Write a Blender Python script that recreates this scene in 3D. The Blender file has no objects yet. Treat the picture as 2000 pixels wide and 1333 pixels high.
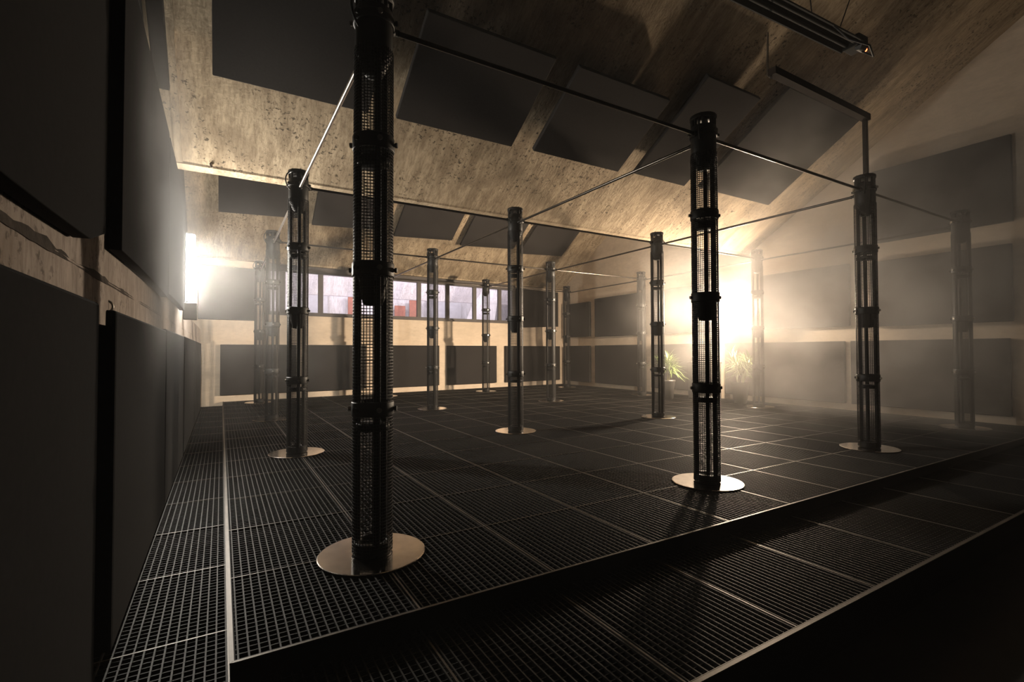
import bpy, math, random
from mathutils import Vector, Matrix
random.seed(7)
PI = math.pi
scene = bpy.context.scene
COL = scene.collection

# ------------------------------------------------------------------ helpers
class MB:
    """collects shapes and links them as one mesh object"""
    def __init__(s): s.v = []; s.f = []; s.sm = []
    def add(s, vs, fs, smooth=False):
        b = len(s.v); s.v.extend([tuple(v) for v in vs])
        for f in fs: s.f.append([b + i for i in f]); s.sm.append(smooth)
        return s
    def box(s, x0, x1, y0, y1, z0, z1):
        return s.add([(x0,y0,z0),(x1,y0,z0),(x1,y1,z0),(x0,y1,z0),(x0,y0,z1),(x1,y0,z1),(x1,y1,z1),(x0,y1,z1)],
                     [(0,3,2,1),(4,5,6,7),(0,1,5,4),(1,2,6,5),(2,3,7,6),(3,0,4,7)])
    def prism(s, poly, d):
        """poly: 3-D points of a planar face, extruded along vector d"""
        n = len(poly); d = Vector(d); a = [Vector(p) for p in poly]; b = [p + d for p in a]
        fs = [tuple(range(n))[::-1], tuple(range(n, 2*n))]
        fs += [(i, (i+1) % n, n+(i+1) % n, n+i) for i in range(n)]
        return s.add(a + b, fs)
    def tube(s, pts, r, seg=10, caps=True, smooth=True):
        pts = [Vector(p) for p in pts]; n = len(pts); vs = []; fs = []
        prev = None
        for i, p in enumerate(pts):
            t = (pts[min(i+1, n-1)] - pts[max(i-1, 0)]).normalized()
            if prev is None:
                u = t.orthogonal().normalized()
            else:
                u = (prev - t * prev.dot(t))
                u = u.normalized() if u.length > 1e-6 else t.orthogonal().normalized()
            prev = u; w = t.cross(u)
            rr = r[i] if isinstance(r, (list, tuple)) else r
            for k in range(seg):
                a = 2*PI*k/seg
                vs.append(p + (u*math.cos(a) + w*math.sin(a))*rr)
        for i in range(n-1):
            for k in range(seg):
                k2 = (k+1) % seg
                fs.append((i*seg+k, i*seg+k2, (i+1)*seg+k2, (i+1)*seg+k))
        s.add(vs, fs, smooth)
        if caps:
            s.add(vs[:seg], [tuple(range(seg))[::-1]]); s.add(vs[-seg:], [tuple(range(seg))])
        return s
    def lathe(s, prof, seg=36, closed=False, smooth=True, o=(0,0,0)):
        """prof: list of (radius, z), spun about z"""
        vs = []; fs = []; n = len(prof)
        for (r, z) in prof:
            for k in range(seg):
                a = 2*PI*k/seg; vs.append((o[0]+r*math.cos(a), o[1]+r*math.sin(a), o[2]+z))
        m = n if closed else n-1
        for i in range(m):
            j = (i+1) % n
            for k in range(seg):
                k2 = (k+1) % seg
                fs.append((i*seg+k, i*seg+k2, j*seg+k2, j*seg+k))
        s.add(vs, fs, smooth)
        if not closed:
            if prof[0][0] > 1e-5: s.add(vs[:seg], [tuple(range(seg))[::-1]])
            if prof[-1][0] > 1e-5: s.add(vs[-seg:], [tuple(range(seg))])
        return s
    def build(s, name, mat, parent=None, bevel=0, bseg=2, loc=None, recalc=False):
        me = bpy.data.meshes.new(name); me.from_pydata(s.v, [], s.f)
        me.polygons.foreach_set('use_smooth', s.sm); me.materials.append(mat)
        if recalc:
            import bmesh
            bm = bmesh.new(); bm.from_mesh(me); bmesh.ops.recalc_face_normals(bm, faces=bm.faces); bm.to_mesh(me); bm.free()
        me.update()
        o = bpy.data.objects.new(name, me); COL.objects.link(o)
        if parent: o.parent = parent
        if loc: o.location = loc
        if bevel:
            b = o.modifiers.new('Bevel', 'BEVEL'); b.width = bevel; b.segments = bseg; b.limit_method = 'ANGLE'
        return o

def tag(o, label=None, cat=None, group=None, kind=None):
    if label: o['label'] = label
    if cat: o['category'] = cat
    if group: o['group'] = group
    if kind: o['kind'] = kind
    return o
def empty(name, loc=(0,0,0), rz=0):
    o = bpy.data.objects.new(name, None); COL.objects.link(o)
    o.location = loc; o.rotation_euler = (0,0,rz); o.empty_display_size = .1
    return o
def copy_tree(o, parent=None):
    c = o.copy(); COL.objects.link(c)
    if parent: c.parent = parent
    for ch in list(o.children): copy_tree(ch, c)
    return c
def struct(o, label=None):
    o['kind'] = 'structure'
    if label: o['label'] = label
    return o

# ------------------------------------------------------------------ materials
def new_mat(name):
    m = bpy.data.materials.new(name); m.use_nodes = True
    nt = m.node_tree; b = nt.nodes['Principled BSDF']
    return m, nt, b
def N(nt, t, **kw):
    n = nt.nodes.new(t)
    for k, v in kw.items():
        if k in n.inputs: n.inputs[k].default_value = v
        else: setattr(n, k, v)
    return n
def ramp(nt, src, stops):
    r = nt.nodes.new('ShaderNodeValToRGB'); els = r.color_ramp.elements
    while len(els) < len(stops): els.new(.5)
    for e, (p, c) in zip(els, stops):
        e.position = p; e.color = (*c, 1) if len(c) == 3 else c
    nt.links.new(src, r.inputs[0]); return r.outputs[0]
def mixc(nt, fac, a, b, mode='MIX'):
    m = nt.nodes.new('ShaderNodeMix'); m.data_type = 'RGBA'; m.blend_type = mode
    for sock, val in ((m.inputs['Factor'], fac), (m.inputs['A'], a), (m.inputs['B'], b)):
        pass
    fi, ai, bi = m.inputs[0], m.inputs[6], m.inputs[7]
    for sock, val in ((fi, fac), (ai, a), (bi, b)):
        if hasattr(val, 'is_output'): nt.links.new(val, sock)
        elif isinstance(val, (int, float)): sock.default_value = val
        else: sock.default_value = (*val, 1)
    return m.outputs[2]

def concrete(name, light, dark, stain, streak=(5,.35,.35), pit=1.0, rough=.85, fine=.45, bump=.35):
    m, nt, b = new_mat(name); L = nt.links
    tc = N(nt, 'ShaderNodeTexCoord')
    mp = N(nt, 'ShaderNodeMapping'); mp.inputs['Scale'].default_value = streak
    L.new(tc.outputs['Object'], mp.inputs['Vector'])
    n1 = N(nt, 'ShaderNodeTexNoise', Scale=2.2, Detail=9, Roughness=.62, Distortion=.25)
    L.new(mp.outputs[0], n1.inputs['Vector'])
    mp2 = N(nt, 'ShaderNodeMapping'); mp2.inputs['Scale'].default_value = [q*4 for q in streak]
    L.new(tc.outputs['Object'], mp2.inputs['Vector'])
    n1b = N(nt, 'ShaderNodeTexNoise', Scale=3.2, Detail=8, Roughness=.7)
    L.new(mp2.outputs[0], n1b.inputs['Vector'])
    n2 = N(nt, 'ShaderNodeTexNoise', Scale=.9, Detail=6, Roughness=.6, Distortion=.6)
    L.new(tc.outputs['Object'], n2.inputs['Vector'])
    n3 = N(nt, 'ShaderNodeTexNoise', Scale=19, Detail=6, Roughness=.65, Distortion=.4)
    L.new(tc.outputs['Object'], n3.inputs['Vector'])
    c1 = ramp(nt, n1.outputs['Fac'], [(.36, dark), (.6, light)])
    c1b = ramp(nt, n1b.outputs['Fac'], [(.38, (.42,.38,.34)), (.54, (1,1,1)), (.72, (1.25,1.22,1.18))])
    c = mixc(nt, fine, c1, c1b, 'MULTIPLY')
    st = ramp(nt, n2.outputs['Fac'], [(.5, (0,0,0)), (.68, (1,1,1))])
    c = mixc(nt, st, c, mixc(nt, .55, c, stain))
    # clusters of small dark pits
    mul = N(nt, 'ShaderNodeMath', operation='MULTIPLY')
    p1 = ramp(nt, n3.outputs['Fac'], [(.56, (0,0,0)), (.62, (1,1,1))])
    n4 = N(nt, 'ShaderNodeTexNoise', Scale=1.1, Detail=3, Roughness=.5)
    L.new(tc.outputs['Object'], n4.inputs['Vector'])
    p2 = ramp(nt, n4.outputs['Fac'], [(.43, (0,0,0)), (.56, (1,1,1))])
    L.new(p1, mul.inputs[0]); L.new(p2, mul.inputs[1])
    mul2 = N(nt, 'ShaderNodeMath', operation='MULTIPLY'); mul2.inputs[1].default_value = .75*pit
    L.new(mul.outputs[0], mul2.inputs[0])
    c = mixc(nt, mul2.outputs[0], c, [q*.22 for q in dark])
    L.new(c, b.inputs['Base Color']); b.inputs['Roughness'].default_value = rough
    b.inputs['Specular IOR Level'].default_value = .2
    bp = N(nt, 'ShaderNodeBump', Strength=bump, Distance=.03)
    add = N(nt, 'ShaderNodeMath', operation='ADD'); L.new(n1b.outputs['Fac'], add.inputs[0]); L.new(n3.outputs['Fac'], add.inputs[1])
    L.new(add.outputs[0], bp.inputs['Height']); L.new(bp.outputs[0], b.inputs['Normal'])
    return m
def plain(name, col, rough=.6, metal=0, spec=.5, var=.15, nscale=6, bump=0):
    m, nt, b = new_mat(name); L = nt.links
    tc = N(nt, 'ShaderNodeTexCoord'); n = N(nt, 'ShaderNodeTexNoise', Scale=nscale, Detail=6, Roughness=.6)
    L.new(tc.outputs['Object'], n.inputs['Vector'])
    c = ramp(nt, n.outputs['Fac'], [(.3, [q*(1-var) for q in col]), (.7, [q*(1+var) for q in col])])
    L.new(c, b.inputs['Base Color']); b.inputs['Roughness'].default_value = rough
    b.inputs['Metallic'].default_value = metal; b.inputs['Specular IOR Level'].default_value = spec
    if bump:
        bp = N(nt, 'ShaderNodeBump', Strength=bump, Distance=.01); L.new(n.outputs['Fac'], bp.inputs['Height']); L.new(bp.outputs[0], b.inputs['Normal'])
    return m
def emit(name, col, strength):
    m = bpy.data.materials.new(name); m.use_nodes = True; nt = m.node_tree
    nt.nodes.remove(nt.nodes['Principled BSDF'])
    e = N(nt, 'ShaderNodeEmission', Color=(*col, 1), Strength=strength)
    nt.links.new(e.outputs[0], nt.nodes['Material Output'].inputs['Surface']); return m

M = {}
M['slab'] = concrete('board_marked_concrete', (.51,.41,.285), (.31,.24,.16), (.17,.125,.08), (2.4,.5,.5), pit=1.25, fine=.5)
M['wall'] = concrete('pale_plaster_concrete', (.80,.665,.52), (.70,.58,.45), (.59,.485,.365), (.5,.5,1.6), pit=.12, fine=.12, bump=.08)
M['beam'] = concrete('rough_beam_concrete', (.46,.41,.375), (.35,.31,.28), (.2,.16,.13), (2.2,2.2,.6), pit=.8)
M['rough_strip'] = plain('rough_dark_strip', (.05,.043,.038), .95, var=.5, nscale=18, bump=1)
M['farroom'] = concrete('white_washed_concrete', (.72,.68,.70), (.6,.56,.58), (.5,.46,.46), (3,.4,.4), pit=.7)
M['fabric'] = plain('charcoal_absorber_fabric', (.029,.026,.0245), .95, spec=.15, var=.12, nscale=40)
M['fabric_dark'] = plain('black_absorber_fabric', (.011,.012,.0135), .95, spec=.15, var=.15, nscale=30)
M['grate'] = plain('dark_steel_grating', (.0085,.0075,.0065), .62, metal=.2, spec=.3, var=.3, nscale=3)
M['seam'] = plain('worn_steel_edge', (.075,.062,.05), .45, metal=.5, var=.35, nscale=5)
M['under'] = plain('black_underfloor', (.012,.012,.012), .9, var=.2)
M['fascia'] = plain('black_platform_fascia', (.010,.011,.011), .8, spec=.2, var=.2)
M['black'] = plain('black_powder_coat', (.012,.012,.011), .5, spec=.3, var=.2)
M['mesh'] = plain('blackened_steel_wire', (.014,.013,.012), .5, metal=.15, spec=.3, var=.2)
M['post'] = plain('dark_steel_tube', (.010,.0095,.009), .55, metal=.1, spec=.25, var=.2)
M['bolt'] = plain('bare_steel_bolt', (.30,.28,.25), .3, metal=.9, var=.2)
M['pipe'] = plain('dark_scaffold_tube', (.085,.075,.065), .3, metal=.85, var=.2)
M['pipe_bright'] = plain('galvanised_steel_tube', (.50,.46,.42), .28, metal=.9, var=.15)
M['plate'] = plain('brushed_steel_plate', (.74,.68,.62), .14, metal=1, var=.14, nscale=9)
M['cable'] = plain('black_rubber_cable', (.012,.012,.012), .6)
M['frame'] = plain('brown_grey_window_frame', (.075,.064,.06), .6, var=.15)
M['pot'] = plain('dark_planter', (.03,.027,.024), .5)
M['desk'] = plain('dark_stained_desk', (.028,.024,.022), .55)
M['leaf'] = plain('fresh_green_leaf', (.11,.165,.04), .5, var=.35, nscale=3)
M['stem'] = plain('pale_stem', (.20,.18,.08), .7)
M['housing'] = plain('grey_lamp_housing', (.12,.12,.12), .5)
M['slats'] = plain('pale_slat_surface', (.55,.43,.28), .8, var=.2)
M['red'] = plain('brick_red_board', (.27,.10,.07), .8, var=.25)
M['grey'] = plain('cool_grey_board', (.38,.36,.38), .8, var=.1)
M['tube'] = emit('cold_white_tube_glow', (1,.93,.82), 660)
M['lens'] = emit('white_lamp_lens', (1,.86,.68), 60)
M['tray'] = plain('brown_cable_tray', (.035,.026,.020), .9, spec=.15)
M['led'] = emit('red_indicator', (1,.10,.03), 14)
def glass():
    m = bpy.data.materials.new('clear_window_glass'); m.use_nodes = True; nt = m.node_tree
    nt.nodes.remove(nt.nodes['Principled BSDF'])
    t = N(nt, 'ShaderNodeBsdfTransparent', Color=(.95,.96,.97,1)); g = N(nt, 'ShaderNodeBsdfGlossy', Roughness=.03)
    fr = N(nt, 'ShaderNodeFresnel', IOR=1.45); mx = N(nt, 'ShaderNodeMixShader')
    nt.links.new(fr.outputs[0], mx.inputs[0]); nt.links.new(t.outputs[0], mx.inputs[1]); nt.links.new(g.outputs[0], mx.inputs[2])
    nt.links.new(mx.outputs[0], nt.nodes['Material Output'].inputs['Surface']); return m
M['glass'] = glass()

# ------------------------------------------------------------------ camera (solved from the column grid)
S = 4.0
f_px, yaw, pitch, roll = 955.53, .5363, .0213, -.0027
cam_loc = Vector((-.2320, -.8739, .3558))*S
sy, cy, sp, cp, sr, cr = math.sin(yaw), math.cos(yaw), math.sin(pitch), math.cos(pitch), math.sin(roll), math.cos(roll)
Fw = Vector((sy*cp, cy*cp, sp)); Rt = Vector((cy, -sy, 0)); Up = Rt.cross(Fw)
R2 = Rt*cr + Up*sr; U2 = -Rt*sr + Up*cr
cd = bpy.data.cameras.new('camera'); cam = bpy.data.objects.new('camera', cd); COL.objects.link(cam)
cd.sensor_width = 36; cd.lens = 36*f_px/2000; cd.clip_start = .05; cd.clip_end = 200
mw = Matrix(((R2.x, U2.x, -Fw.x, cam_loc.x), (R2.y, U2.y, -Fw.y, cam_loc.y), (R2.z, U2.z, -Fw.z, cam_loc.z), (0,0,0,1)))
cam.matrix_world = mw; scene.camera = cam

# ------------------------------------------------------------------ the room
DX, DY = 3.6, 4.0                       # column spacing
X0, X1 = -.87, 12.0                     # deck
Y0 = -.88
XL, XR = -1.55, 12.0                    # left wall beam face, right wall
YB = -4.6
def yfar(x): return 12.85 + .075*(x + 1.5)
SL = .63
def zs1(y): return 4.15 + SL*(5.05 - y)
def zs2(x, y): return 4.1 + SL*(yfar(x) - y)

# floor: open steel grating deck, one step above a lower walkway
def grating(x0, x1, y0, y1, z, pitch=.045, tx=.9, ty=.96, ox=None, oy=None, clip=None):
    g = MB(); e = MB()
    n = int((x1-x0)/pitch)
    ymax = (lambda x: y1) if clip is None else clip
    for i in range(n+1):
        x = x0 + pitch*(i+.5)
        if x > x1-.01: break
        g.box(x-.004, x+.004, y0, ymax(x), z-.032, z)
    n = int((ymax(x1)-y0)/pitch)
    for i in range(n+1):
        y = y0 + pitch*(i+.5)
        xa = x0
        if clip is not None and y > clip(x0): xa = x0 + (y-clip(x0))/.075
        if xa > x1-.02 or y > ymax(x1): break
        g.box(xa, x1, y-.0028, y+.0028, z-.026, z-.008)
    ox = x0 if ox is None else ox; oy = y0 if oy is None else oy
    k = math.ceil((x0-ox)/tx)
    while ox + k*tx <= x1+1e-3:
        x = ox + k*tx
        if x >= x0-1e-3: e.box(x-.0055, x+.0055, y0, ymax(x), z-.04, z+.0015)
        k += 1
    k = math.ceil((y0-oy)/ty)
    while oy + k*ty < ymax(x1):
        y = oy + k*ty
        xa = x0
        if clip is not None and y > clip(x0): xa = x0 + (y-clip(x0))/.075
        if y >= y0-1e-3 and xa < x1: e.box(xa, x1, y-.0045, y+.0045, z-.04, z+.001)
        k += 1
    return g, e
ZL = -.11
fl = empty('floor'); struct(fl, 'dark steel grating deck laid in square tiles')
g, e = grating(X0, X1, Y0, 0, 0, clip=lambda x: yfar(x)-.01)
g.build('grating', M['grate'], fl); e.build('tile_edge', M['seam'], fl)
walk = empty('floor'); struct(walk, 'lower grating walkway around the deck')
g, e = grating(-1.5, X0-.012, Y0, 0, ZL, clip=lambda x: yfar(x)-.01, ox=X0-.012, oy=Y0-.42)
g.build('grating', M['grate'], walk); e.build('tile_edge', M['seam'], walk)
g, e = grating(-1.5, X1, -1.94, Y0-.012, ZL, ox=X0, oy=Y0-1.06, ty=1.06)
g.build('grating', M['grate'], walk); e.build('tile_edge', M['seam'], walk)
b = MB(); b.box(-2.2, X1+.2, YB, 14.2, -.5, -.36)
struct(b.build('floor', M['under']), 'black concrete floor below the grating')
b = MB(); b.box(X0+.02, X1, Y0+.02, 12.8, -.36, -.07); struct(b.build('floor', M['under']), 'black void floor under the deck')
b = MB(); b.box(X0, X1, Y0-.010, Y0+.012, -.36, -.0015); b.box(X0-.010, X0+.012, Y0-.01, 12.85, -.36, -.0015)
struct(b.build('trim_1', M['fascia']), 'black fascia of the deck edge')
b = MB(); b.box(X0-.008, X1, Y0-.013, Y0-.004, -.006, .002); b.box(X0-.013, X0-.003, Y0-.012, 12.85, -.006, .003)
struct(b.build('trim_2', M['seam']), 'worn steel edge angle of the deck')
b = MB(); b.box(-1.5, X1, -1.965, -1.94, -.36, ZL+.002); struct(b.build('trim_3', M['fascia']), 'black outer edge of the lower walkway')
b = MB(); b.box(-1.5, X1, -1.968, -1.945, ZL-.002, ZL+.004); struct(b.build('trim_4', M['seam']), 'thin steel edge strip of the lower walkway')

# ceiling: two sawtooth slabs
b = MB()
def slab(y_hi, y_lo, zf, t, xa, xb):
    pts = [(xa, y_hi, zf(y_hi)), (xa, y_lo, zf(y_lo)), (xa, y_lo+.02, zf(y_lo)-.02), (xa, y_lo+.32, zf(y_lo)+.02), (xa, y_lo+.32, zf(y_lo)+.9), (xa, y_hi, zf(y_hi)+t)]
    return pts
b.prism([(-2.3, YB, zs1(YB)), (-2.3, 4.98, zs1(4.98)), (-2.3, 5.0, zs1(4.98)-.03), (-2.3, 5.28, zs1(4.98)-.03), (-2.3, 5.28, 11.2), (-2.3, 4.9, 11.2), (-2.3, 4.9, zs1(4.98)+.3), (-2.3, YB, zs1(YB)+.3)], (14.6,0,0))
struct(b.build('ceiling', M['slab'], recalc=True), 'sloping board-marked concrete roof slab')
b = MB()
def s2(x): return [(x, 5.0, zs2(x, 5.0)), (x, yfar(x)-.12, zs2(x, yfar(x)-.12)), (x, yfar(x)-.10, zs2(x, yfar(x)-.12)-.05), (x, yfar(x)+.3, zs2(x, yfar(x)-.12)-.05), (x, yfar(x)+.3, zs2(x, yfar(x))+.4), (x, 5.0, zs2(x, 5.0)+.3)]
a_, c_ = s2(-2.3), s2(12.3); n = len(a_)
b.add(a_+c_, [tuple(range(n)), tuple(range(2*n-1, n-1, -1))] + [(i, n+i, n+(i+1) % n, (i+1) % n) for i in range(n)])
struct(b.build('ceiling', M['slab'], recalc=True), 'second sloping concrete slab above the windows')
b = MB(); b.box(-1.5, -1.43, 0, 1, 0, 1)
b = MB(); b.prism([(-1.52, 1.6, zs1(1.6)+.02), (-1.52, 4.95, zs1(4.95)+.02), (-1.52, 4.95, zs1(4.95)-.05), (-1.52, 1.6, zs1(1.6)-.05)], (.09,0,0))
struct(b.build('trim_5', M['slab'], recalc=True), 'narrow concrete rib on the roof slab')

# walls
def farbox(mb, x0, x1, z0, z1, d0, d1):
    """box whose faces follow the slightly skewed far wall; d measured from the wall towards the room (negative = behind)"""
    mb.add([(x0,yfar(x0)-d0,z0),(x1,yfar(x1)-d0,z0),(x1,yfar(x1)-d1,z0),(x0,yfar(x0)-d1,z0),
            (x0,yfar(x0)-d0,z1),(x1,yfar(x1)-d0,z1),(x1,yfar(x1)-d1,z1),(x0,yfar(x0)-d1,z1)],
           [(0,3,2,1),(4,5,6,7),(0,1,5,4),(1,2,6,5),(2,3,7,6),(3,0,4,7)])
    return mb
WX0, WX1, WZ0, WZ1 = .22, 9.45, 2.62, 3.98
b = MB()
farbox(b, -2.2, 12.3, -.4, 1.76, .0, -.3)
farbox(b, -2.2, 12.3, 1.76, WZ0, -.05, -.3)
farbox(b, -2.2, WX0, WZ0, 4.12, -.05, -.3); farbox(b, WX1, 12.3, WZ0, 4.12, -.05, -.3)
struct(b.build('wall_far', M['wall'], recalc=True), 'far wall of pale plastered concrete')
b = MB(); b.box(XR, XR+.3, YB, 14.3, -.5, 1.72); b.box(XR, XR+.3, YB, 14.3, 1.72, 12)
struct(b.build('wall_right', M['wall']), 'right wall of pale concrete')
b = MB(); b.box(-2.3, -1.72, YB, 13, -.5, 12)  # coloured black to put the shade of the panel gaps into the wall
b.box(-1.73, -1.445, YB, 4.6, 2.07, 3.5)  # added block behind the hung panels, stops tube light leaking along the wall
struct(b.build('wall_left', M['under']), 'left wall behind the panels, shade in the gaps painted in black')
b = MB(); b.box(-1.72, -1.432, YB, 12.8, 1.56, 1.785); b.box(-1.72, -1.440, YB, 12.8, 1.785, 2.07)
struct(b.build('trim_8', M['beam']), 'pale concrete beam running along the left wall')
# rough dark strip with a ragged edge along the joint of the beam
b = MB(); y = YB
vs = []; fs = []
ys = [YB + i*.06 for i in range(int((12.9-YB)/.06))]
for i, y in enumerate(ys):
    d = .5 + .5*math.sin(y*2.1) * math.sin(y*5.3+1) + random.uniform(-.12, .12)
    fade = 1 if y < -.85 else max(.12, .5-.12*(y+.85))
    vs += [(-1.432 + .010*d*fade, y, 1.775 - .02*fade*max(0, d)), (-1.436 + .006*d*fade, y, 1.785 + .05*fade*max(0, d + random.uniform(-.15,.15))), (-1.47, y, 1.80), (-1.47, y, 1.77)]
for i in range(len(ys)-1):
    for k in range(4): fs.append((i*4+k, i*4+(k+1) % 4, (i+1)*4+(k+1) % 4, (i+1)*4+k))
b.add(vs, fs); struct(b.build('trim_6', M['rough_strip'], recalc=True), 'rough dark strip along the joint of the left beam')
b = MB(); b.box(-2.3, XR+.3, YB-.3, YB, -.5, 12); struct(b.build('wall_front', M['fascia']), 'dark wall behind the camera')

# window strip in the far wall
win = empty('window_1', (0,0,0)); struct(win, 'long strip window in the far wall')
b = MB()
farbox(b, WX0, WX1, WZ0-.02, WZ0+.055, -.02, -.14); farbox(b, WX0, WX1, WZ1-.06, 4.12, .02, -.16)
for x in (WX0+.06, .69, 1.81, 2.95, 4.08, 5.21, 6.36, 7.53, 8.70, WX1-.06): farbox(b, x-.075, x+.075, WZ0, WZ1, -.03, -.13)
b.build('window_frame', M['frame'], win, recalc=True)
b = MB(); farbox(b, WX0+.05, WX1-.05, WZ0+.03, WZ1-.03, -.075, -.083); b.build('window_pane', M['glass'], win, recalc=True)
b = MB(); farbox(b, WX0-.1, WX1+.05, WZ0-.06, WZ0-.005, .035, -.04); struct(b.build('window_sill', M['frame'], win, recalc=True))

# the lit neighbouring hall seen through the glass
b = MB(); b.box(-4, 16, 14.3, 25, 2.1, 2.2); struct(b.build('floor', M['farroom']), 'floor of the hall beyond the window')
b = MB(); b.box(-4, 16, 21, 21.3, 2, 9); struct(b.build('wall_beyond', M['farroom']), 'end wall of the hall beyond the window')
b = MB(); b.prism([(-4, 15.6, 7.6), (-4, 18.0, 3.80), (-4, 18.25, 3.80), (-4, 18.25, 7.6)], (20,0,0))
struct(b.build('ceiling', M['farroom'], recalc=True), 'whitewashed sloping slab beyond the window')
b = MB(); b.prism([(10.3, 17.6, 5.2), (9.05, 17.6, 2.2), (10.5, 17.6, 2.2), (11.0, 17.6, 5.2)], (0,.6,0))
struct(b.build('trim_7', M['farroom'], recalc=True), 'raking concrete pier beyond the window')

# ------------------------------------------------------------------ absorber panels
def panel(mb_fn, name, label, group, mat='fabric', bevel=.012):
    b = MB(); mb_fn(b); o = b.build(name, M[mat], bevel=bevel, recalc=True)
    return tag(o, label, 'panel', group)
T = .09
# far wall, lower row
FL = [(-.95,1.08,'first from the left wall'),(1.36,3.25,'second from the left wall'),(3.62,5.96,'third from the left'),(6.29,8.47,'fourth from the left'),(8.89,11.75,'last before the right wall')]
for x0, x1, w in FL:
    panel(lambda b: farbox(b, x0, x1, .19, 1.645, .008, .1), 'acoustic_panel', 'charcoal panel low on the far wall under the windows, '+w, 'lower panels on the far wall')
panel(lambda b: farbox(b, -1.5, -.02, 2.36, 3.9, -.04, .06), 'acoustic_panel', 'charcoal panel high on the far wall beside the glowing tube lamp', 'upper panels on the far wall')
panel(lambda b: b.add([(9.47,yfar(9.47)-.12,2.40),(11.72,yfar(11.72)-.02,2.5),(11.72,yfar(11.72)+.045,2.5),(9.47,yfar(9.47)+.045,2.40),
                       (9.47,yfar(9.47)-.12,4.0),(11.72,yfar(11.72)-.02,4.0),(11.72,yfar(11.72)+.045,4.0),(9.47,yfar(9.47)+.045,4.0)],
                      [(0,3,2,1),(4,5,6,7),(0,1,5,4),(1,2,6,5),(2,3,7,6),(3,0,4,7)]), 'acoustic_panel', 'charcoal panel high on the far wall between windows and right corner', 'upper panels on the far wall')
# right wall
RL = [(11.95,13.55,'in the far corner'),(9.0,11.62,'next to the far corner panel'),(6.1,8.65,'behind the left plant'),(2.52,5.75,'behind the lit plant and lamp'),(-.35,2.38,'nearest the front edge')]
for y0, y1, w in RL:
    panel(lambda b: b.box(XR-T-.01, XR-.008, y0, y1, .16, 1.65), 'acoustic_panel', 'charcoal panel in the lower row of the right wall, '+w, 'lower panels on the right wall')
RU = [(11.95,13.5,2.02,3.44,'in the far corner'),(9.0,11.62,2.0,3.52,'next to the far corner panel'),(6.1,8.65,2.0,3.5,'left of the floodlight'),(2.4,4.6,2.0,3.5,'right of the floodlight'),(-.40,1.95,1.97,3.45,'nearest the front edge')]
for y0, y1, z0, z1, w in RU:
    panel(lambda b: b.box(XR-T-.01, XR-.008, y0, y1, z0, z1), 'acoustic_panel', 'charcoal panel in the middle row of the right wall, '+w, 'middle panels on the right wall')
panel(lambda b: b.box(XR-T-.01, XR-.008, -.43, 2.1, 3.87, 5.53), 'acoustic_panel', 'large charcoal panel highest on the right wall under the roof slab', 'top panels on the right wall')
# roof slab panels
nrm = Vector((0, -SL, -1)).normalized()
def slab_panel(b, x0, x1, y0, y1, zf, drop=.165):
    off = nrm*drop + Vector((0, .133 if drop > .1 else 0, -SL*.133 if drop > .1 else 0))
    b.prism([Vector((x0,y0,zf(x0,y0)))+off, Vector((x1,y0,zf(x1,y0)))+off, Vector((x1,y1,zf(x1,y1)))+off, Vector((x0,y1,zf(x0,y1)))+off], nrm*.085)
z1f = lambda x, y: zs1(y)
S1 = [(-1.66, -1.5, 1.41, 3.79, 'narrow one against the left wall'), (-1.05, 0.85, 1.22, 3.5, 'behind the nearest column, cut off by the frame top'), (1.25, 3.22, 2.18, 3.48, 'first to the right of the nearest column'), (3.64, 5.58, 2.17, 3.46, 'between nearest column and the second front column'), (5.96, 7.4, 1.7, 3.42, 'just above the second front column'), (7.82, 10.32, 1.41, 3.38, 'beside the right wall')]
for x0, x1, y0, y1, w in S1:
    panel(lambda b: slab_panel(b, x0, x1, y0, y1, z1f), 'ceiling_panel', 'dark panel on the near roof slab, '+w, 'panels on the near roof slab')
S2 = [(-1.02,.86,'above the tube lamp'),(1.26,3.3,'second from the left wall'),(3.68,5.66,'right of the nearest column'),(6.04,8.15,'in the middle, left of the second-row column'),(8.5,10.45,'beside the right wall')]
for x0, x1, w in S2:
    panel(lambda b: slab_panel(b, x0, x1, yfar((x0+x1)/2)-3.1, yfar((x0+x1)/2)-1.75, zs2, .06), 'ceiling_panel', 'dark panel on the far roof slab, '+w, 'panels on the far roof slab')
# left wall: free-standing lower absorbers and hung upper absorbers
LP = [(-3.6,-.715,1.645,'nearest the camera'),(-.31,2.33,1.64,'second from the camera'),(2.39,5.02,1.655,'third from the camera'),(5.3,8.6,1.66,'just beyond the tube lamp'),(8.75,12.1,1.66,'at the far corner')]
for y0, y1, z1, w in LP:
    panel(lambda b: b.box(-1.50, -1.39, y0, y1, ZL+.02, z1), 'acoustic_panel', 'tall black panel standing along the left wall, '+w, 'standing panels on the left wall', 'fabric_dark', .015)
LU = [(-3.6,-.72,1.88,'nearest the camera'),(-.31,2.2,1.95,'second from the camera'),(2.3,4.62,2.0,'next to the tube lamp')]
for k, (y0, y1, z0, w) in enumerate(LU):
    def fn(b):
        # slightly sagging lower edge like a hung curtain box
        ny = 10; top = 3.53; xi, xo = -1.428, -1.372
        pts = []
        for i in range(ny+1):
            y = y0 + (y1-y0)*i/ny
            z = z0 + .035*math.sin(PI*i/ny*1.0)*(-1 if k == 0 else .4)
            if k == 0 and i == ny: z += .07
            pts.append((xi, y, z))
        pts += [(xi, y1, top), (xi, y0, top)]
        b.prism(pts, (xo-xi, 0, 0))
    panel(fn, 'hanging_panel', 'black fabric panel hung high on the left wall, '+w, 'hung panels on the left wall', 'fabric_dark', .003)
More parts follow.
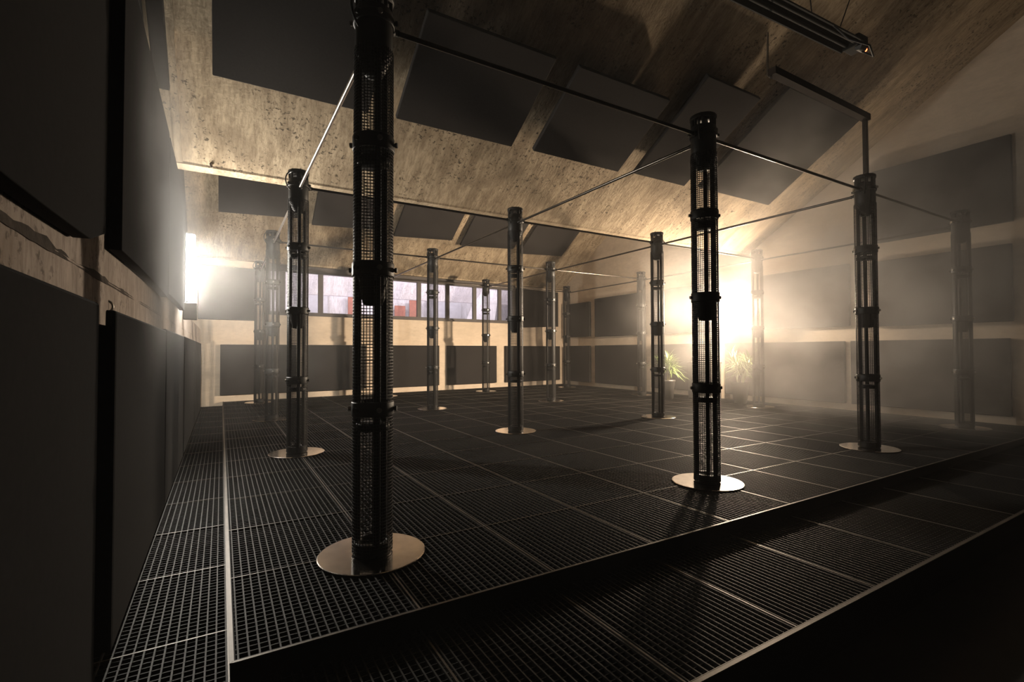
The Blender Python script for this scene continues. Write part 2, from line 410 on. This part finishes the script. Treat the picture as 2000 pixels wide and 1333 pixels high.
panel(lambda b: b.box(-1.718, -1.62, -3.6, .6, 3.9, 6.2), 'acoustic_panel', 'black panel highest on the left wall above the hung panels', 'hung panels on the left wall', 'fabric_dark')
# eye hook on the standing panel
b = MB(); b.lathe([(.03+.006*math.cos(a), .006*math.sin(a)) for a in [2*PI*k/8 for k in range(8)]], 16, closed=True)
o = b.build('eye_hook', M['bolt'], loc=(-1.44, -.26, 1.662)); o.rotation_euler = (PI/2, 0, .6)
tag(o, 'small steel eye hook on top of the second standing panel', 'hook')

# ------------------------------------------------------------------ speaker columns
AZ = [math.radians(a) for a in (150, 30, -90)]
def make_column():
    r = empty('speaker_column')
    MB().lathe([(.02,.002),(.360,.002),(.366,.006),(.366,.011),(.36,.014),(.02,.014)], 64, smooth=False).build('base_plate', M['plate'], r)
    MB().lathe([(.06,.014),(.129,.014),(.131,.03),(.131,.085),(.125,.10),(.09,.10),(.085,.05)], 40).build('foot_ring', M['black'], r)
    for a in AZ:
        x, y = .107*math.cos(a), .107*math.sin(a)
        MB().tube([(x,y,.014),(x,y,3.97)], .0235, 16).build('post', M['post'], r)
    # round wire-mesh sleeve
    b = MB(); R_ = .1355; w = .0021; z0, z1 = .03, 3.58; nseg = 38
    for k in range(nseg):
        a = 2*PI*k/nseg; c, s_ = math.cos(a), math.sin(a)
        px, py = R_*c, R_*s_; t = Vector((-s_, c, 0))*w; o = Vector((c, s_, 0))*w
        P = Vector((px, py, 0)); q = [P-t-o, P+t-o, P+t+o, P-t+o]
        vs = [v + Vector((0,0,z0)) for v in q] + [v + Vector((0,0,z1)) for v in q]
        b.add(vs, [(0,1,5,4),(1,2,6,5),(2,3,7,6),(3,0,4,7)])
    z = z0
    while z <= z1:
        b.lathe([(R_+.0005,z),(R_+.004,z),(R_+.004,z+.0044),(R_+.0005,z+.0044)], nseg, closed=True, smooth=False)
        z += .0222
    b.build('mesh_sleeve', M['mesh'], r)
    def collar(z, h=.10):
        c = MB().lathe([(.120,z-h/2),(.143,z-h/2),(.146,z-h/2+.008),(.146,z+h/2-.008),(.143,z+h/2),(.120,z+h/2)], 40, closed=True).build('collar', M['black'], r)
        for k in range(6):
            a = AZ[0] + k*PI/3; d = Vector((math.cos(a), math.sin(a), 0))
            bb = MB().tube([d*.140+Vector((0,0,z)), d*.154+Vector((0,0,z)), d*.1541+Vector((0,0,z)), d*.170+Vector((0,0,z))], [.012,.012,.018,.018], 10, smooth=False)
            bb.build('bolt', M['black'] if k % 2 else M['bolt'], c)
        return c
    for z in (1.023, 2.903):
        collar(z)
        MB().lathe([(.03,z-.03),(.116,z-.03),(.116,z+.01),(.08,z+.02),(.03,z+.02)], 36).build('speaker_driver', M['black'], r)
        MB().lathe([(.03,z-.15),(.112,z-.15),(.118,z-.14),(.118,z-.105),(.112,z-.10),(.03,z-.10)], 36).build('spacer_ring', M['black'], r)
    z = 2.004; collar(z)
    MB().lathe([(.04,z-.25),(.068,z-.245),(.082,z-.20),(.108,z-.05),(.116,z-.03),(.116,z+.01),(.05,z+.02)], 36).build('speaker_driver', M['black'], r)
    # head
    MB().lathe([(.03,3.40),(.062,3.405),(.085,3.45),(.122,3.54),(.131,3.56),(.131,3.865),(.125,3.875),(.03,3.875)], 40).build('speaker_head', M['black'], r)
    collar(3.79, .06)
    MB().lathe([(.02,3.945),(.138,3.945),(.140,3.952),(.140,3.985),(.136,3.99),(.02,3.99)], 40).build('top_cap', M['black'], r)
    b = MB()
    for k in range(9):
        a = .3 + k*2*PI/9; b.tube([(.118*math.cos(a),.118*math.sin(a),3.87),(.118*math.cos(a),.118*math.sin(a),3.946)], .014, 8)
    b.build('crown', M['black'], r)
    b = MB()
    for k in range(5):
        a = 1.1 + k*1.25; b.tube([(.10*math.cos(a),.10*math.sin(a),3.985),(.10*math.cos(a),.10*math.sin(a),4.012)], .008, 8)
    b.build('stud', M['bolt'], r)
    a = math.radians(203); d = Vector((math.cos(a), math.sin(a), 0)); cpts = []
    for i in range(13):
        t = i/12; cpts.append(d*(.10 + .085*math.sin(PI*min(1, t*1.15))) + Vector((.01*math.sin(9*t), .012*math.cos(7*t), 3.97 - .30*t + .035*math.sin(PI*t*2))))
    MB().tube(cpts, .009, 8).build('cable', M['cable'], r)
    return r
rows = ['in the front row', 'in the second row from the front', 'in the third row from the front', 'in the back row near the windows']
cols = ['leftmost', 'second from the left', 'third from the left', 'rightmost']
proto = make_column()
for i in range(4):
    for j in range(4):
        c = proto if (i, j) == (0, 0) else copy_tree(proto)
        c.location = (j*DX, i*DY, 0)
        if (i, j) == (0, 0): lab = 'tall black mesh speaker column nearest the camera, its top touching the frame'
        else: lab = 'tall black mesh speaker column on a steel disc, %s %s' % (cols[j], rows[i])
        tag(c, lab, 'speaker column', 'mesh speaker columns in a four by four grid')

# pipes linking the column heads
def link(p, q, mat, label):
    p, q = Vector(p), Vector(q); d = (q-p).normalized()
    r = empty('link_pipe', p)
    MB().tube([d*.125, q-p-d*.125], .019, 12).build('tube', M[mat], r)
    for a, s_ in ((d*.122, 1), (q-p-d*.122, -1)):
        MB().tube([a, a+d*s_*.028, a+d*s_*.0281, a+d*s_*.06], [.032,.032,.024,.024], 12).build('clamp', M['black'], r)
    return tag(r, label, 'pipe', 'pipes linking the column heads')
rn = ['front', 'second', 'third', 'back']; cn = ['first', 'second', 'third', 'fourth']
for i in range(4):
    for j in range(3):
        link((j*DX, i*DY, 3.775), ((j+1)*DX, i*DY, 3.775), 'pipe', 'steel pipe across the %s row linking its %s and %s columns from the left' % (rn[i], cn[j], cn[j+1]))
for j in range(4):
    for i in range(3):
        link((j*DX, i*DY, 3.725), (j*DX, (i+1)*DY, 3.725), 'pipe_bright' if j == 0 else 'pipe', 'steel pipe running back from %s to %s row at the %s column from the left' % (rn[i], rn[i+1], cn[j]))

# ------------------------------------------------------------------ ceiling pipe drop, heater, cables
dp = empty('conduit', (7.25, 0, 4.0)); tag(dp, 'cable conduit dropping from the roof slab to the third front column', 'conduit')
MB().box(-.045, -.012, -.02, .02, 0, .90).box(.012, .045, -.02, .02, 0, .90).build('riser', M['pipe'], dp)
MB().box(-2.35, .06, -.05, .05, .84, .93).build('tray', M['tray'], dp)
MB().tube([(-2.36,0,.80),(-1.75,.42,1.22),(-1.6,.5,1.9)], .014, 8).build('stay_rod', M['pipe_bright'], dp)
ht = empty('radiant_heater', (5.9, .2, 6.0)); tag(ht, 'long dark radiant heater hanging on chains under the roof slab', 'heater')
hr = math.atan2(-.13, 2.32)
ht.rotation_euler = (0, 0, hr)
MB().prism([(-1.55,-.17,-.02),(-1.55,-.09,.10),(-1.55,.09,.10),(-1.55,.17,-.02),(-1.55,.15,-.02),(-1.55,.08,.08),(-1.55,-.08,.08),(-1.55,-.15,-.02)], (2.85,0,0)).build('reflector', M['fascia'], ht, recalc=True)
MB().tube([(-1.5,-.06,.03),(1.28,-.06,.03)], .03, 12).build('heating_tube', M['fascia'], ht)
MB().tube([(-1.5,.06,.03),(1.28,.06,.03)], .03, 12).build('heating_tube', M['fascia'], ht)
MB().box(1.25, 1.50, -.12, .12, -.03, .14).build('burner_box', M['fascia'], ht, bevel=.015)
MB().tube([(1.30,-.08,-.045),(1.44,-.08,-.045)], .05, 12).build('air_inlet', M['housing'], ht)
MB().lathe([(.0,-.03),(.022,-.02),(.03,0),(.022,.02),(.0,.03)], 12, o=(1.46,-.09,-.055)).build('indicator_light', M['led'], ht)
for x in (-.9, .75):
    for s_ in (-1, 1):
        MB().tube([(x,s_*.13,.06),(x+.05,s_*.30,.55),(x+.02,s_*.34,1.2)], .008, 6).build('hanger', M['cable'], ht)
MB().tube([(.55,-.15,.0),(.6,-.32,-.28),(.75,-.5,-.42),(1.0,-.42,-.46),(1.25,-.16,-.18)], .013, 8).build('supply_cable', M['cable'], ht)

pb = MB().tube([(-1.45,4.97,4.33),(-1.20,4.95,4.31),(-1.10,4.95,4.27),(-1.07,4.96,4.16)], .02, 10).build('bent_pipe', M['beam'])
tag(pb, 'short bent pipe at the left end of the roof slab edge', 'pipe')
# ------------------------------------------------------------------ lamps
tl = empty('tube_lamp', (-1.345, 5.6, 2.23)); tag(tl, 'glowing white upright tube lamp at the end of the hung left panels', 'lamp')
MB().tube([(0,0,0),(0,0,1.03)], .052, 12, smooth=True).build('tube', M['tube'], tl)
MB().box(-.25, -.06, -.05, .05, -.02, 1.05).build('backplate', M['housing'], tl, bevel=.008)
MB().box(-.09, .09, -.09, .09, -.30, -.04).build('ballast_box', M['housing'], tl, bevel=.01)
LX, LY, LZ = 11.20, 4.87, 2.62
fl_ = empty('floodlight', (LX, LY, LZ)); tag(fl_, 'blazing white floodlight on the right wall above the plants', 'lamp')
MB().tube([(.24,0,0),(XR-LX-.002,0,0)], .05, 12).build('bracket', M['housing'], fl_)
b = MB(); vs = []; fs = []; ns = 36
for k in range(ns):                      # added drum shade, rim further forward above, keeps light off the wall behind
    a = 2*PI*k/ns; y, z = .38*math.cos(a), .38*math.sin(a); xf = .10 - .10*min(1, max(0, (math.sin(a)+.1)/.5))
    vs += [(xf, y, z), (.20, y, z), (.26, .18*math.cos(a), .18*math.sin(a)), (xf, y*.97, z*.97), (.19, y*.96, z*.96), (.245, .17*math.cos(a), .17*math.sin(a))]
for k in range(ns):
    p, q = k*6, ((k+1) % ns)*6
    fs += [(p, q, q+1, p+1), (p+1, q+1, q+2, p+2), (p+3, p+4, q+4, q+3), (p+4, p+5, q+5, q+4), (p, p+3, q+3, q)]
fs += [tuple(k*6+2 for k in range(ns)), tuple(k*6+5 for k in range(ns))[::-1]]
b.add(vs, fs, True); b.build('added_light_shade', M['housing'], fl_)
MB().lathe([(.0,-.10),(.06,-.08),(.09,-.045),(.10,0),(.09,.045),(.06,.08),(.0,.10)], 20).build('bulb', M['lens'], fl_)

# ------------------------------------------------------------------ plants and desk
def plant(loc, h, label, seed):
    rnd = random.Random(seed); r = empty('potted_plant', loc)
    MB().lathe([(.02,0),(.15,0),(.17,.02),(.22,.50),(.235,.52),(.235,.57),(.20,.57),(.19,.50),(.02,.50)], 28).build('pot', M['pot'], r)
    st = MB(); lf = MB()
    for k in range(7):
        a = rnd.uniform(0, 2*PI); l = rnd.uniform(.03, .15); top = h*rnd.uniform(.55, .78)
        p0 = Vector((.06*math.cos(a), .06*math.sin(a), .5)); p1 = Vector((l*2*math.cos(a), l*2*math.sin(a), top))
        st.tube([p0, (p0+p1)/2+Vector((.02,.01,0)), p1], [.014,.011,.008], 6)
        for q in range(44):
            az = rnd.uniform(0, 2*PI); el = rnd.uniform(-.1, 1.25); L = rnd.uniform(.28, .55)*h/1.5; w = rnd.uniform(.008, .015)
            base = p0.lerp(p1, rnd.uniform(.45, 1)); d = Vector((math.cos(az)*math.cos(el), math.sin(az)*math.cos(el), math.sin(el)))
            side = Vector((-math.sin(az), math.cos(az), 0)); vs = []
            for s_ in range(6):
                t = s_/5; c = base + d*L*t + Vector((0,0,-.32*L*t*t*(1.3-math.sin(el)*.6)))
                ww = w*math.sin(PI*min(.97, .12+.88*t))
                vs += [c-side*ww, c+Vector((0,0,-.25*ww)), c+side*ww]
            fs = []
            for s_ in range(5):
                i0 = s_*3; fs += [(i0, i0+1, i0+4, i0+3), (i0+1, i0+2, i0+5, i0+4)]
            lf.add(vs, fs, True)
    st.build('stem', M['stem'], r); lf.build('foliage', M['leaf'], r)
    return tag(r, label, 'plant', 'potted plants flanking the desk')
plant((11.22, 4.80, .003), 1.75, 'bushy green plant in a dark pot, directly below the floodlight', 3)
plant((10.42, 6.62, .003), 1.65, 'bushy green plant in a dark pot, behind the third second-row column', 5)
ds = empty('desk', (11.30, 6.0, .003)); tag(ds, 'dark desk between the two plants against the right wall', 'desk')
MB().box(-.32, .32, -.36, .36, 1.05, 1.10).build('desk_top', M['desk'], ds, bevel=.006)
MB().box(-.29, -.26, -.33, .33, .04, 1.05).build('front_panel', M['desk'], ds)
for y in (-.35, .31): MB().box(-.28, .28, y, y+.04, 0, 1.05).build('side_panel', M['desk'], ds)

# bits seen between the panels and beyond the windows
wd = empty('pale_slats', (-1.50, -.55, ZL+.003)); tag(wd, 'pale upright slats in the gap between two standing panels', 'slats')
for k in range(3): MB().box(-.02, .02, -.10+.075*k, -.05+.075*k, 0, .13).build('slat', M['slats'], wd)  # pale upright slats at the foot of the gap
def beyond(name, x0, x1, z0, z1, y, mat, label, cat):
    o = MB().box(x0, x1, y, y+.06, z0, z1).build(name, M[mat], bevel=.01); return tag(o, label, cat)
beyond('board', 7.28, 7.85, 2.203, 4.05, 20.5, 'red', 'brick-red board in the hall beyond the window, right of nearest column', 'board')
beyond('board', 6.55, 7.1, 2.203, 3.75, 20.6, 'red', 'short brick-red board in the hall beyond the window, hard beside the nearest column', 'board')
beyond('board', 4.25, 4.75, 2.203, 4.1, 20.5, 'red', 'brick-red board in the hall beyond the window, left of nearest column', 'board')
beyond('board', 2.4, 3.35, 2.203, 4.3, 20.6, 'grey', 'cool grey board in the hall beyond the window, leftmost', 'board')
beyond('board', 8.35, 10.2, 2.203, 4.3, 20.6, 'grey', 'cool grey board in the hall beyond the window, beside the raking pier', 'board')

# ------------------------------------------------------------------ light
def light(kind, name, loc, energy, col, **kw):
    d = bpy.data.lights.new(name, kind); d.energy = energy; d.color = col
    for k, v in kw.items(): setattr(d, k, v)
    o = bpy.data.objects.new(name, d); COL.objects.link(o); o.location = loc; return o
o = light('SPOT', 'floodlight_beam', (LX-.16, LY-.02, LZ), 4600, (1, .79, .57), shadow_soft_size=.16, spot_size=math.radians(144), spot_blend=1)
o.rotation_euler = Vector((-8.2, 4.6, -2.6)).to_track_quat('-Z', 'Y').to_euler()
light('POINT', 'floodlight_glow', (LX, LY, LZ), 5000, (1, .77, .55), shadow_soft_size=.125)
o = light('AREA', 'hall_ceiling_light', (5.5, 14.9, 6.6), 1050, (1, .93, 1.0), shape='RECTANGLE', size=12, size_y=.8); o.rotation_euler = (PI/2-.5, 0, 0)
o = light('AREA', 'hall_rear_fill', (5.5, 18.7, 4.6), 320, (1, .93, 1.0), shape='RECTANGLE', size=12, size_y=.4); o.rotation_euler = (PI/2-.6, 0, 0)  # added lamp, hidden by the slab, brightens the hall's end wall

# ------------------------------------------------------------------ haze filling the hall
b = MB(); b.box(-2.45, 12.45, YB-.35, 21.45, -.6, 12.6)     # reaches behind every wall, so no face of it shows inside
hm = bpy.data.materials.new('drifting_haze'); hm.use_nodes = True; nt = hm.node_tree; L = nt.links
nt.nodes.remove(nt.nodes['Principled BSDF'])
vs_ = N(nt, 'ShaderNodeVolumeScatter', Color=(.96,.92,.88,1), Anisotropy=.25)
tc = N(nt, 'ShaderNodeTexCoord')
n = N(nt, 'ShaderNodeTexNoise', Scale=.8, Detail=3, Roughness=.6)
sh = N(nt, 'ShaderNodeVectorMath', operation='ADD'); sh.inputs[1].default_value = (-7.7, 8.8, 2.9); L.new(tc.outputs['Object'], sh.inputs[0]); L.new(sh.outputs[0], n.inputs['Vector'])
nz = N(nt, 'ShaderNodeMapRange'); nz.inputs[1].default_value = .38; nz.inputs[2].default_value = .66; nz.inputs[3].default_value = .22; nz.inputs[4].default_value = 2.1
L.new(n.outputs['Fac'], nz.inputs[0])
def blob(c, rad, amp, flat=1):
    d = N(nt, 'ShaderNodeVectorMath', operation='DISTANCE'); d.inputs[1].default_value = (c[0]*flat, c[1], c[2])
    if flat == 1: L.new(tc.outputs['Object'], d.inputs[0])
    else:                                    # a flattened cloud drifting along the left panels
        ml = N(nt, 'ShaderNodeVectorMath', operation='MULTIPLY'); ml.inputs[1].default_value = (flat, 1, 1)
        L.new(tc.outputs['Object'], ml.inputs[0]); L.new(ml.outputs[0], d.inputs[0])
    mr = N(nt, 'ShaderNodeMapRange'); mr.interpolation_type = 'SMOOTHERSTEP'
    mr.inputs[1].default_value = 0; mr.inputs[2].default_value = rad; mr.inputs[3].default_value = amp; mr.inputs[4].default_value = 0
    L.new(d.outputs['Value'], mr.inputs[0]); return mr.outputs[0]
BASE = .0028
acc = None
for c, rad, amp, *fl2 in (((10.6,3.4,3.1), 4.8, .075), ((9.9,0.6,2.8), 5.2, .19), ((-.7,6.5,2.3), 3.2, .036), ((-1.40,1.1,2.55), 1.7, .8, 3.6)):
    o_ = blob(c, rad, amp, *fl2)
    ad = N(nt, 'ShaderNodeMath', operation='ADD'); L.new(o_, ad.inputs[0])
    if acc is None: ad.inputs[1].default_value = BASE
    else: L.new(acc, ad.inputs[1])
    acc = ad.outputs[0]
mu = N(nt, 'ShaderNodeMath', operation='MULTIPLY'); L.new(acc, mu.inputs[0]); L.new(nz.outputs[0], mu.inputs[1])
L.new(mu.outputs[0], vs_.inputs['Density']); L.new(vs_.outputs[0], nt.nodes['Material Output'].inputs['Volume'])
hz_o = b.build('haze', hm, recalc=True); tag(hz_o, 'drifting stage haze filling the dark hall', 'haze', kind='stuff')

# ------------------------------------------------------------------ world and render look
w = bpy.data.worlds.new('world'); scene.world = w; w.use_nodes = True
w.node_tree.nodes['Background'].inputs[0].default_value = (.004,.006,.006,1); w.node_tree.nodes['Background'].inputs[1].default_value = 1
vw = scene.view_settings; vw.view_transform = 'Standard'; vw.look = 'None'; vw.gamma = 1; vw.use_curve_mapping = False; vw.exposure = 0
cy_ = scene.cycles
cy_.use_denoising = True
try: cy_.denoiser = 'OPENIMAGEDENOISE'
except Exception: pass
cy_.max_bounces = 4; cy_.diffuse_bounces = 2; cy_.glossy_bounces = 2; cy_.transparent_max_bounces = 8; cy_.volume_bounces = 0
cy_.use_adaptive_sampling = True; cy_.adaptive_threshold = .05; cy_.adaptive_min_samples = 16
cy_.volume_step_rate = .9; cy_.volume_max_steps = 256
cy_.caustics_reflective = False; cy_.caustics_refractive = False
cy_.sample_clamp_indirect = 4
